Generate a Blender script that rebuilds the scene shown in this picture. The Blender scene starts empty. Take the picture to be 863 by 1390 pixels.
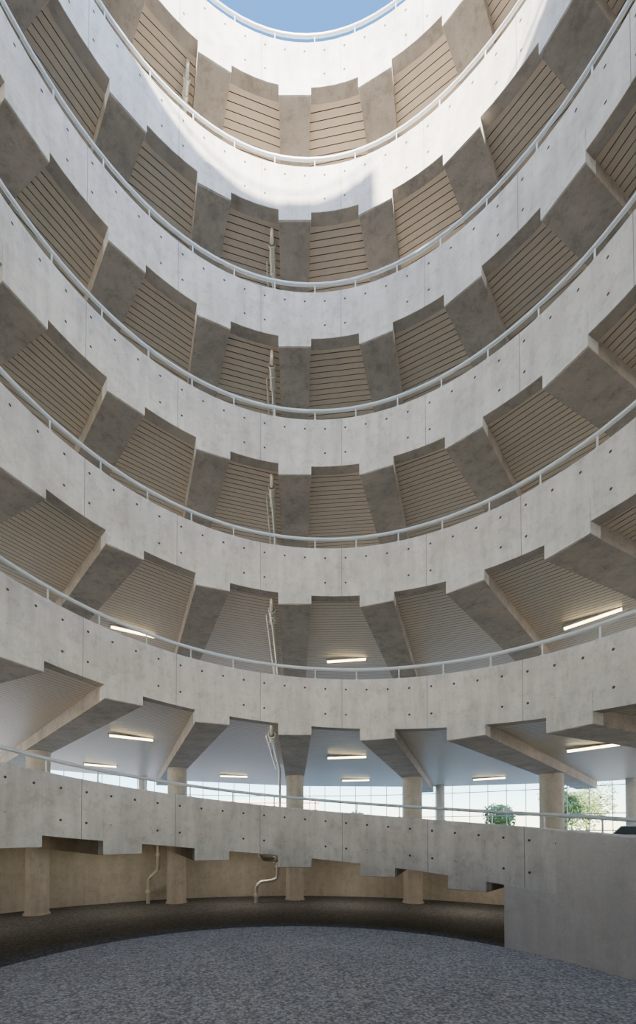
import bpy, math, random
from mathutils import Vector, Matrix
random.seed(4)
R=6.0; P=3.59; N=17; D=2*math.pi/N; ZR0=0.97
ZB=-1.60   # fascia bottom relative to rail
ZN=-1.89   # beam bottom relative to rail
ZT=-.28    # fascia top
ZF=-1.20   # floor top
ZS=-1.54   # soffit
COLL=bpy.context.scene.collection

# ---------------------------------------------------------------- materials
def mat(name):
    m=bpy.data.materials.new(name); m.use_nodes=True
    nt=m.node_tree; b=nt.nodes["Principled BSDF"]; return m,nt,b
def ramp(nt,fac,stops):
    r=nt.nodes.new("ShaderNodeValToRGB"); e=r.color_ramp.elements
    e[0].position=stops[0][0]; e[0].color=(*stops[0][1],1)
    e[1].position=stops[-1][0]; e[1].color=(*stops[-1][1],1)
    for p,c in stops[1:-1]:
        x=e.new(p); x.color=(*c,1)
    nt.links.new(fac,r.inputs[0]); return r.outputs[0]
def noise(nt,vec,scale,detail=6,rough=.6):
    n=nt.nodes.new("ShaderNodeTexNoise"); n.inputs["Scale"].default_value=scale
    n.inputs["Detail"].default_value=detail; n.inputs["Roughness"].default_value=rough
    nt.links.new(vec,n.inputs["Vector"]); return n.outputs["Fac"]
def mix(nt,kind,fac,a,b):
    m=nt.nodes.new("ShaderNodeMix"); m.data_type='RGBA'; m.blend_type=kind
    for s,v in ((m.inputs[0],fac),(m.inputs[6],a),(m.inputs[7],b)):
        if hasattr(v,"links"): nt.links.new(v,s)
        elif isinstance(v,(int,float)): s.default_value=v
        else: s.default_value=(*v,1)
    return m.outputs[2]
def wpos(nt,sc=(1,1,1)):
    g=nt.nodes.new("ShaderNodeNewGeometry"); mp=nt.nodes.new("ShaderNodeMapping")
    mp.inputs["Scale"].default_value=sc; nt.links.new(g.outputs["Position"],mp.inputs[0]); return mp.outputs[0]
def bump(nt,b,h,strength,dist=.02):
    bp=nt.nodes.new("ShaderNodeBump"); bp.inputs["Strength"].default_value=strength
    bp.inputs["Distance"].default_value=dist
    nt.links.new(h,bp.inputs["Height"]); nt.links.new(bp.outputs[0],b.inputs["Normal"])
def concrete(name,dark,light,stain=(.7,.69,.67),rough=.8,streak=.5,blotf=.5):
    m,nt,b=mat(name); v=wpos(nt)
    big=ramp(nt,noise(nt,v,.9,8,.65),[(.3,dark),(.68,light)])
    st=ramp(nt,noise(nt,wpos(nt,(3,3,.35)),1.3,5,.6),[(.35,stain),(.6,(1,1,1))])
    c=mix(nt,'MULTIPLY',streak,big,st)
    fine=ramp(nt,noise(nt,v,22,4,.7),[(.3,(.80,.80,.80)),(.6,(1,1,1))])
    c=mix(nt,'MULTIPLY',.5,c,fine)
    blot=ramp(nt,noise(nt,v,3.5,8,.78),[(.38,(.66,.65,.64)),(.5,(1,1,1))])
    c=mix(nt,'MULTIPLY',blotf,c,blot)
    nt.links.new(c,b.inputs["Base Color"]); b.inputs["Roughness"].default_value=rough
    bump(nt,b,noise(nt,v,30,5,.7),.25,.01)
    return m
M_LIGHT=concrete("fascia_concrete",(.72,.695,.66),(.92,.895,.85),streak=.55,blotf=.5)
M_BEAM=concrete("beam_concrete",(.37,.325,.27),(.56,.49,.41),streak=.3,blotf=.7)  # brown board-form tone, with shade of the undersides mixed into the colour
M_COL=concrete("column_concrete",(.54,.49,.43),(.70,.64,.57))
M_WALLS=concrete("smooth_wall_concrete",(.70,.675,.64),(.80,.775,.74),streak=.3,blotf=.25)
M_BASE=concrete("basement_wall_plaster",(.58,.53,.46),(.68,.63,.55),streak=.4)
M_DECK=concrete("deck_concrete",(.56,.53,.49),(.66,.63,.59))
def simple(name,col,rough=.5,metal=0,emit=None,es=0):
    m,nt,b=mat(name)
    v=wpos(nt); c=mix(nt,'MULTIPLY',.3,col,ramp(nt,noise(nt,v,8),[(.3,(.7,.7,.7)),(.7,(1,1,1))]))
    nt.links.new(c,b.inputs["Base Color"]); b.inputs["Roughness"].default_value=rough; b.inputs["Metallic"].default_value=metal
    if emit: b.inputs["Emission Color"].default_value=(*emit,1); b.inputs["Emission Strength"].default_value=es
    return m
M_SOF=simple("soffit_metal_planks",(.76,.64,.495),.42,.1)
M_SOF.node_tree.nodes["Principled BSDF"].inputs["Specular IOR Level"].default_value=.3
M_GROOVE=simple("soffit_groove_dark",(.20,.165,.13),.7)
M_RAIL=simple("galvanised_rail",(.80,.84,.85),.4,.2)
M_HOLE=simple("tie_hole_dark",(.10,.09,.085),.9)
M_JOINT=simple("joint_dark",(.32,.31,.30),.9)
M_PIPE=simple("galvanised_pipe",(.82,.78,.70),.3,.4)
M_LAMP=simple("lamp_diffuser",(1,.95,.8),.4,0,(1,.82,.48),14)
M_HOUS=simple("lamp_housing",(.7,.68,.62),.5)
M_MULL=simple("facade_frame",(.6,.6,.6),.5,.2)
M_BARK=simple("bark",(.16,.11,.07),.9)
M_LEAF=simple("leaves",(.24,.33,.11),.7)
M_WHITE=simple("car_paint_white",(.8,.8,.8),.25)
M_GLASSD=simple("dark_window_glass",(.05,.06,.07),.1)
M_TYRE=simple("tyre_rubber",(.03,.03,.03),.8)
M_PLAST=simple("pale_render",(.82,.70,.65),.8)
def gravel(name,a,bb,sc):
    m,nt,b=mat(name); v=wpos(nt)
    vo=nt.nodes.new("ShaderNodeTexVoronoi"); vo.inputs["Scale"].default_value=sc; nt.links.new(v,vo.inputs["Vector"])
    sep=nt.nodes.new("ShaderNodeSeparateColor"); nt.links.new(vo.outputs["Color"],sep.inputs[0])
    c=ramp(nt,sep.outputs[0],[(0,a),(1,bb)])
    c=mix(nt,'MULTIPLY',.7,c,ramp(nt,vo.outputs["Distance"],[(.3,(1,1,1)),(.9,(.25,.25,.25))]))
    c=mix(nt,'MULTIPLY',.4,c,ramp(nt,noise(nt,v,.7),[(.3,(.7,.7,.7)),(.6,(1,1,1))]))
    nt.links.new(c,b.inputs["Base Color"]); b.inputs["Roughness"].default_value=.9
    inv=nt.nodes.new("ShaderNodeMath"); inv.operation='SUBTRACT'; inv.inputs[0].default_value=1
    nt.links.new(vo.outputs["Distance"],inv.inputs[1]); bump(nt,b,inv.outputs[0],.8,.02)
    return m
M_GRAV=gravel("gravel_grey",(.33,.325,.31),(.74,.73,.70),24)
M_GRAV_SHADE=gravel("gravel_shaded",(.07,.07,.07),(.20,.20,.20),18)  # gravel under the slab, its shade put into the darker colour
M_PAVE=concrete("outside_paving",(.72,.67,.59),(.82,.77,.69))

# ---------------------------------------------------------------- mesh helper
class MB:
    def __init__(s,mats): s.v=[];s.f=[];s.m=[];s.mats=mats;s.sm=[]
    def add(s,vs,fs,m,smooth=False):
        o=len(s.v); s.v+=[tuple(x) for x in vs]
        for f in fs: s.f.append(tuple(o+i for i in f)); s.m.append(s.mats.index(m)); s.sm.append(smooth)
    def box(s,c,h,m,M=None):
        vs=[Vector((c[0]+x*h[0],c[1]+y*h[1],c[2]+z*h[2])) for x in(-1,1) for y in(-1,1) for z in(-1,1)]
        if M: vs=[M@v for v in vs]
        s.add(vs,[(0,1,3,2),(4,6,7,5),(0,4,5,1),(2,3,7,6),(0,2,6,4),(1,5,7,3)],m)
    def tube(s,pts,r,m,n=8,cap=True):
        pts=[Vector(p) for p in pts]; rings=[]
        for i,p in enumerate(pts):
            t=(pts[min(i+1,len(pts)-1)]-pts[max(i-1,0)]).normalized()
            up=Vector((0,0,1)) if abs(t.z)<.9 else Vector((0,1,0))
            a=t.cross(up).normalized(); b=a.cross(t)
            rr=r[i] if isinstance(r,(list,tuple)) else r
            rings.append([p+a*rr*math.cos(k*2*math.pi/n)+b*rr*math.sin(k*2*math.pi/n) for k in range(n)])
        vs=[v for rg in rings for v in rg]; fs=[]
        for i in range(len(pts)-1):
            for k in range(n):
                fs.append((i*n+k,i*n+(k+1)%n,(i+1)*n+(k+1)%n,(i+1)*n+k))
        s.add(vs,fs,m,True)
        if cap:
            s.add(rings[0],[tuple(range(n))],m); s.add(rings[-1],[tuple(range(n))],m)
    def sweep(s,prof,angs,m,closed=True,zf=lambda a:P*a/(2*math.pi)):
        n=len(prof); vs=[]
        for a in angs:
            for (q,z) in prof: vs.append((-q*math.sin(a),q*math.cos(a),z+zf(a)))
        fs=[]
        for i in range(len(angs)-1):
            for k in range(n if closed else n-1):
                k2=(k+1)%n; fs.append((i*n+k,i*n+k2,(i+1)*n+k2,(i+1)*n+k))
        if closed:
            fs.append(tuple(range(n))); fs.append(tuple((len(angs)-1)*n+k for k in range(n)))
        s.add(vs,fs,m)
    def mesh(s,name):
        me=bpy.data.meshes.new(name); me.from_pydata(s.v,[],s.f)
        for mm in s.mats: me.materials.append(mm)
        me.polygons.foreach_set("material_index",s.m); me.polygons.foreach_set("use_smooth",s.sm)
        me.update(); return me
    def obj(s,name,parent=None,fix=True):
        me=s.mesh(name)
        if fix: fixn(me)
        o=bpy.data.objects.new(name,me); COLL.objects.link(o)
        if parent: o.parent=parent
        return o
def fixn(me):
    import bmesh
    bm=bmesh.new(); bm.from_mesh(me); bmesh.ops.recalc_face_normals(bm,faces=bm.faces); bm.to_mesh(me); bm.free()
def empty(name):
    e=bpy.data.objects.new(name,None); COLL.objects.link(e); return e
def pol(q,phi,z): return Vector((q*math.sin(phi),q*math.cos(phi),z))

# ---------------------------------------------------------------- ramp bay
def bay(rout,name):
    mb=MB([M_LIGHT,M_BEAM,M_SOF,M_GROOVE,M_RAIL,M_HOLE,M_JOINT,M_DECK])
    A=[D*k/6 for k in range(7)]
    mb.sweep([(R,ZB),(R,ZT-.02),(R+.02,ZT),(R+.26,ZT),(R+.28,ZT-.02),(R+.28,ZB)],A,M_LIGHT)
    mb.sweep([(R+.28,ZS+.07),(R+.28,ZF),(rout,ZF),(rout,ZS+.07)],A,M_DECK)
    mb.sweep([(R+.012,ZB-.004),(R+.012,ZB+.01),(R+.29,ZB+.01),(R+.29,ZB-.004)],A,M_BEAM)  # thin cap under the fascia, its shade put into the darker colour
    # beam
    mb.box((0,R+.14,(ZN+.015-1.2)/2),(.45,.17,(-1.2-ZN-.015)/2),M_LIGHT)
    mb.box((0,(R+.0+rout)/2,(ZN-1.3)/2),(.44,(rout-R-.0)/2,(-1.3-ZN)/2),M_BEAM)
    # soffit planks, straight across the bay
    half=D/2; d=R+.28
    dmax=rout*math.cos(half); ca,sa=math.cos(half),math.sin(half)
    def P2(dd,z):
        w=dd*math.tan(half); o=[]
        for sgn in(-1,1):
            a=half+sgn*half
            o.append((-sa*dd-ca*w*sgn,ca*dd-sa*w*sgn,z+P*a/(2*math.pi)))
        return o
    while d<dmax:
        q=P2(d,ZS)+P2(d+.146,ZS)+P2(d+.146,ZS+.03)+P2(d+.165,ZS+.03)+P2(d+.165,ZS)
        mb.add(q,[(0,1,3,2)],M_SOF); mb.add(q,[(2,3,5,4),(4,5,7,6),(6,7,9,8)],M_GROOVE)
        d+=.165
    # rail
    zf=lambda a:P*a/(2*math.pi)
    RR=R+.06
    mb.tube([(-RR*math.sin(a),RR*math.cos(a),zf(a)) for a in A],.042,M_RAIL,10,False)
    for t in(.25,.75):
        a=D*t; x,y=-RR*math.sin(a),RR*math.cos(a)
        mb.tube([(x,y,zf(a)+ZT-.02),(x,y,zf(a))],.018,M_RAIL,6)
        mb.tube([(x,y,zf(a)+ZT-.005),(x,y,zf(a)+ZT+.012)],.05,M_RAIL,8)
    # tie holes
    for z in(-.56,-1.24):
        for k in range(4):
            a=(k+.5)/4*D; c=Vector((-(R-.001)*math.sin(a),(R-.001)*math.cos(a),z+zf(a)))
            n=Vector((math.sin(a),-math.cos(a),0)); t=Vector((math.cos(a),math.sin(a),0))
            c=c+n*.006
            ring=[c+t*.029*math.cos(q*math.pi/5)+Vector((0,0,1))*.029*math.sin(q*math.pi/5) for q in range(10)]
            mb.add(ring,[tuple(range(10))],M_HOLE)
    a=D*.42; mb.sweep([(R-.004,ZB),(R-.004,ZT),(R+.005,ZT),(R+.005,ZB)],[a,a+.0022],M_JOINT)
    me=mb.mesh(name); fixn(me); return me
ramp_e=empty("spiral_parking_ramp")
short=bay(2.58*R,"ramp_bay_short"); longb=bay(3.65*R,"ramp_bay")
for i in range(-9,6*N+9):
    o=bpy.data.objects.new("ramp_bay",short if i<9 else longb); COLL.objects.link(o)
    o.parent=ramp_e; o.rotation_euler=(0,0,i*D); o.location=(0,0,ZR0+i*P/N)
# retaining wall below lowest ramp (right)
def retaining(d0,d1,q0,top,n):
    mb=MB([M_WALLS]); vs=[];fs=[]
    for k in range(n+1):
        a=-math.radians(d0+(d1-d0)*k/n); zt=ZR0+P*a/(2*math.pi)+top
        for q,z in((q0,-3.2),(q0,zt),(R+.5 if top<-1 else R-.002,zt),(R+.5 if top<-1 else R-.002,-3.2)): vs.append((-q*math.sin(a),q*math.cos(a),z))
    for i in range(n):
        for k in range(4): fs.append((i*4+k,i*4+(k+1)%4,i*4+4+(k+1)%4,i*4+4+k))
    fs+=[(0,1,2,3),tuple(n*4+j for j in range(4))]
    mb.add(vs,fs,M_WALLS); mb.obj("ramp_retaining_wall",ramp_e)
retaining(50.5,61,R-.045,ZB+.01,6)
retaining(61,190,R-.05,ZT-.03,40)

# ---------------------------------------------------------------- columns
zbot=lambda i:ZR0+i*P/N+ZN
for k in range(N):
    i=k if k<=8 else k-N
    a=i*D; top=zbot(i+6*N)+.02
    mb=MB([M_COL]); x,y=-2.4*R*math.sin(a),2.4*R*math.cos(a)
    mb.tube([(x,y,-3.15),(x,y,top)],.41,M_COL,28)
    mb.tube([(x,y,-3.12),(x,y,-2.98)],.46,M_COL,28)
    mb.obj("concrete_column")
for k in range(15):
    a=-math.radians(-.5+24*k); x,y=-3.5*R*math.sin(a),3.5*R*math.cos(a)
    mb=MB([M_COL]); mb.tube([(x,y,-1.15),(x,y,21)],.24,M_COL,20); mb.tube([(x,y,-1.12),(x,y,-1.02)],.3,M_COL,20); mb.obj("outer_concrete_column")

# ---------------------------------------------------------------- ground
def annulus(name,rings,m,seg=96):
    vs=[];fs=[]
    for q,z in rings:
        for k in range(seg):
            p=2*math.pi*k/seg; vs.append((q*math.cos(p),q*math.sin(p),z))
    for i in range(len(rings)-1):
        for k in range(seg):
            fs.append((i*seg+k,i*seg+(k+1)%seg,(i+1)*seg+(k+1)%seg,(i+1)*seg+k))
    b=MB([m]); b.add(vs,fs,m,True); o=b.obj(name); return o
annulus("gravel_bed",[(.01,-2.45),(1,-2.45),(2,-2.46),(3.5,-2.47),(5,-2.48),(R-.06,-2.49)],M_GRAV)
annulus("ground_shaded_gravel",[(R-.08,-2.493),(R+.6,-2.54),(R+2.5,-2.8),(2*R,-3.0),(2.4*R,-3.04),(2.64*R,-3.04)],M_GRAV_SHADE)
mb=MB([M_BASE]); vs=[];fs=[]; n=180
for k in range(n+1):
    a=math.radians(-180+360*k/n); zt=max(-1.0,ZR0+P*a/(2*math.pi)+ZF-.02)
    for q,z in((2.585*R,-3.2),(2.585*R,zt),(2.66*R,zt),(2.66*R,-3.2)): vs.append((-q*math.sin(a),q*math.cos(a),z))
for i in range(n):
    for k in range(4): fs.append((i*4+k,i*4+(k+1)%4,i*4+4+(k+1)%4,i*4+4+k))
mb.add(vs,fs,M_BASE); mb.obj("wall_basement")
annulus("ground_outside",[(2.655*R,-1.1),(4*R,-1.1),(60,-1.15),(400,-1.3)],M_PAVE)

# ---------------------------------------------------------------- ceiling lights
def lamp(i,q,w=1.45,power=0):
    a=i*D; z=ZR0+i*P/N+ZS
    mb=MB([M_LAMP,M_HOUS])
    mb.box((0,0,-.03),(w/2+.03,.07,.03),M_HOUS); mb.tube([(-w/2,0,-.085),(w/2,0,-.085)],.035,M_LAMP,10)
    mb.box((-w/2,0,-.08),(.02,.04,.04),M_HOUS); mb.box((w/2,0,-.08),(.02,.04,.04),M_HOUS)
    o=mb.obj("ceiling_light"); o.location=(-q*math.sin(a),q*math.cos(a),z); o.rotation_euler=(0,0,a)
    if power:
        l=bpy.data.lights.new("underdeck_fill","AREA"); l.shape='RECTANGLE'; l.size=w; l.size_y=.08; l.energy=power; l.color=(1,.91,.78)
        lo=bpy.data.objects.new("underdeck_fill",l); COLL.objects.link(lo); lo.parent=o; lo.location=(0,0,-.13)  # added fill light, only in the unseen under-deck fixtures
for b in (12.5,14.5,16.5,18.5,20.5): lamp(b,1.76*R)
for b in (29.5,31.5,33.5,35.5,37.5): lamp(b,1.74*R)
for b in (12.5,13.5,14.5,15.5,16.5,17.5,18.5,19.5,20.5,21.5): lamp(b,2.95*R)
for b in (46.5,48.5,50.5,52.5): lamp(b,1.74*R)
for b in (-3.5,-2.5,-1.5,-.5,.5,1.5,2.5,3.5,4.5): lamp(b,2.15*R,1.45,30)  # unseen fixtures, added to brighten the wall under the lowest deck

# ---------------------------------------------------------------- drain pipes
def drain(i):
    a=i*D; z=ZS
    mb=MB([M_PIPE])
    y0=R+.42; y1=2.26*R
    mb.tube([(-.66,y0,z+.02),(-.66,y0,z-.10),(-.66,y0+.06,z-.17),(-.66,y0+.14,z-.2),(-.66,y1-.1,z-.22),(-.66,y1,z-.28),(-.66,y1,z-P+.34)],.055,M_PIPE,10)
    mb.tube([(-.66,y0+.14,z-.2),(-.66,y0+.75,z-.2)],.085,M_PIPE,12)
    for yy in(.14,.42,.75): mb.tube([(-.66,y0+yy,z-.2),(-.66,y0+yy+.05,z-.2)],.11,M_PIPE,12)
    mb.tube([(-.84,y0+.6,z-.12),(-.84,y1,z-.14)],.025,M_PIPE,8)
    yy=y0+1.4
    while yy<y1:
        mb.box((-.72,yy,z-.14),(.14,.02,.02),M_PIPE); mb.tube([(-.66,yy,z+.02),(-.66,yy,z-.28)],.012,M_PIPE,6); yy+=1.4
    o=mb.obj("drain_pipe"); o.rotation_euler=(0,0,a); o.location=(0,0,ZR0+i*P/N)
for i in (17,34,51,68,85,103): drain(i)
def floorpipe(pts,r=.07):
    mb=MB([M_PIPE]); mb.tube(pts,r,M_PIPE,12)
    for p,q in((pts[0],pts[1]),(pts[-2],pts[-1])):
        p=Vector(p);q=Vector(q); c=p.lerp(q,.5); d=(q-p).normalized()*.05; mb.tube([c-d,c+d],r*1.6,M_PIPE,12)
    mb.obj("floor_drain_pipe")
floorpipe([(-5.95,13.2,-.35),(-5.95,13.2,-1.5),(-6.0,13.2,-1.62),(-6.25,13.2,-1.85),(-6.35,13.2,-2.0),(-6.38,13.2,-3.06)],.085)
floorpipe([(-.72,13.2,-1.1),(-.72,13.2,-1.75),(-.8,13.2,-1.95),(-1.0,13.2,-2.05),(-1.45,13.2,-2.1),(-1.6,13.2,-2.2),(-1.66,13.2,-2.35),(-1.68,13.2,-3.06)],.08)
floorpipe([(-1.45,12.6,-.55),(-1.45,12.6,-.95),(-1.3,12.6,-1.08),(-1.0,12.6,-1.1),(-.72,13.2,-1.15)],.09)

# ---------------------------------------------------------------- facade frame
mb=MB([M_MULL]); fr=3.7*R
for k in range(0,144):
    p=math.radians(2.5*k); c=pol(fr,p,0); mb.tube([(c.x,c.y,-1.1),(c.x,c.y,19)],.025,M_MULL,4)
for z in (-.9,.15,1.0,2.4):
    mb.tube([pol(fr,math.radians(5*k),z) for k in range(73)],.025,M_MULL,4,False)
mb.obj("facade_frame")

# ---------------------------------------------------------------- outside
def tree(x,y,h,rad):
    mb=MB([M_BARK,M_LEAF]); z0=-1.2
    mb.tube([(x,y,z0),(x+.1,y,z0+h*.35),(x,y+.1,z0+h*.7)],[.22,.16,.06],M_BARK,8)
    for k in range(5):
        t=k*1.3; mb.tube([(x+.05,y,z0+h*.35),(x+rad*.5*math.cos(t),y+rad*.5*math.sin(t),z0+h*.65)],[.08,.03],M_BARK,6)
    lobes=[(random.uniform(-.5,.5)*rad,random.uniform(-.5,.5)*rad,random.uniform(.45,.85)*h,random.uniform(.4,.6)*rad) for _ in range(9)]
    for _ in range(2600):
        lx,ly,lz,lr=random.choice(lobes); d=Vector((random.gauss(0,1),random.gauss(0,1),random.gauss(0,1))).normalized()*lr*random.uniform(.6,1)
        c=Vector((x+lx,y+ly,z0+lz))+d
        u=Vector((random.gauss(0,1),random.gauss(0,1),random.gauss(0,1))).normalized(); w=u.orthogonal().normalized()
        s=random.uniform(.10,.2)
        mb.add([c-u*s,c+w*s*.6,c+u*s,c-w*s*.6],[(0,1,2,3)],M_LEAF)
    mb.obj("tree",fix=False)
for x,y,h,r in((24,33,5.4,2.4),(28,36,6,2.8),(22,41,4.4,2.2),(8,48,3.6,2.2),(3,50,3.4,2),(33,33,6,2.6)): tree(x,y,h,r)
mb=MB([M_PLAST,M_GLASSD])
mb.box((-18,75,2),(22,6,3.4),M_PLAST); mb.box((-18,75,5.5),(22.3,6.3,.2),M_PLAST)
for k in range(14):
    for z in(.6,3.4):
        mb.box((-38+k*3.05,68.98,z),(.7,.06,.75),M_GLASSD); mb.box((-38+k*3.05,68.9,z-.82),(.85,.12,.06),M_PLAST)
mb.obj("pale_office_building")
def car(x,y,rot):
    mb=MB([M_WHITE,M_GLASSD,M_TYRE,M_RAIL])
    prof=[(-2.15,.35),(-2.2,.75),(-2.05,.95),(-1.75,1.0),(-1.25,1.42),(-.2,1.48),(.45,1.4),(1.15,1.0),(1.9,.88),(2.2,.7),(2.2,.35)]
    def wid(z): return .88 if z<1.0 else .88-(z-1.0)*.45
    n=len(prof); L=[(px,-wid(pz),pz) for px,pz in prof]; Rr=[(px,wid(pz),pz) for px,pz in prof]
    mb.add(L+Rr,[tuple(range(n)),tuple(range(n,2*n))]+[(k,(k+1)%n,n+(k+1)%n,n+k) for k in range(n)],M_WHITE)
    for s in(-1,1):
        q=[(-1.55,s*.885,1.03),(-1.2,s*.72,1.36),(-.15,s*.70,1.41),(.42,s*.73,1.34),(.98,s*.885,1.03)]
        mb.add([(a,b+s*.012,c) for a,b,c in q],[(0,1,2,3,4)],M_GLASSD)
        for wx in(-1.35,1.35):
            mb.tube([(wx,s*.70,.33),(wx,s*.92,.33)],.33,M_TYRE,20); mb.tube([(wx,s*.9,.33),(wx,s*.93,.33)],.2,M_RAIL,14)
        mb.box((.75,s*.98,1.02),(.08,.09,.06),M_WHITE)
    mb.add([(.52,-.66,1.39),(.52,.66,1.39),(1.1,.8,1.05),(1.1,-.8,1.05)],[(0,1,2,3)],M_GLASSD)
    mb.add([(-1.3,-.64,1.40),(-1.3,.64,1.40),(-1.7,.78,1.06),(-1.7,-.78,1.06)],[(0,1,2,3)],M_GLASSD)
    o=mb.obj("car"); o.location=(x,y,-1.1); o.rotation_euler=(0,0,rot)
car(15.2,12.6,.5); car(-8.5,24.5,1.2)

# ---------------------------------------------------------------- light
w=bpy.data.worlds.new("World"); bpy.context.scene.world=w; w.use_nodes=True
nt=w.node_tree; bg=nt.nodes["Background"]; sky=nt.nodes.new("ShaderNodeTexSky")
sky.sky_type='NISHITA'; sky.sun_disc=False; sky.sun_elevation=math.radians(40); sky.sun_rotation=math.radians(180)
sky.air_density=1.0; sky.dust_density=.2; sky.ozone_density=1.6
hs=nt.nodes.new("ShaderNodeHueSaturation"); hs.inputs["Saturation"].default_value=1.25
nt.links.new(sky.outputs[0],hs.inputs["Color"])
nt.links.new(hs.outputs[0],bg.inputs[0]); bg.inputs[1].default_value=.82
sl=bpy.data.lights.new("sun","SUN"); sl.energy=32; sl.angle=math.radians(1.2); sl.color=(1,.88,.72)
so=bpy.data.objects.new("sun",sl); COLL.objects.link(so)
phis=math.radians(5); el=math.radians(28)
d=Vector((math.sin(phis)*math.cos(el),math.cos(phis)*math.cos(el),-math.sin(el)))
so.rotation_euler=d.to_track_quat('-Z','Y').to_euler(); so.location=(0,-30,40)

# ---------------------------------------------------------------- camera
EPS=.0192
cd=bpy.data.cameras.new("camera"); cam=bpy.data.objects.new("camera",cd); COLL.objects.link(cam)
cd.sensor_fit='HORIZONTAL'; cd.sensor_width=36; cd.lens=36*592/863
cd.shift_x=(431.5-400)/863; cd.shift_y=(1120-695)/863
cd.clip_start=.05; cd.clip_end=1000
cam.location=(0,-.97*R,0); cam.rotation_euler=(math.radians(90)+EPS,0,0)
bpy.context.scene.camera=cam
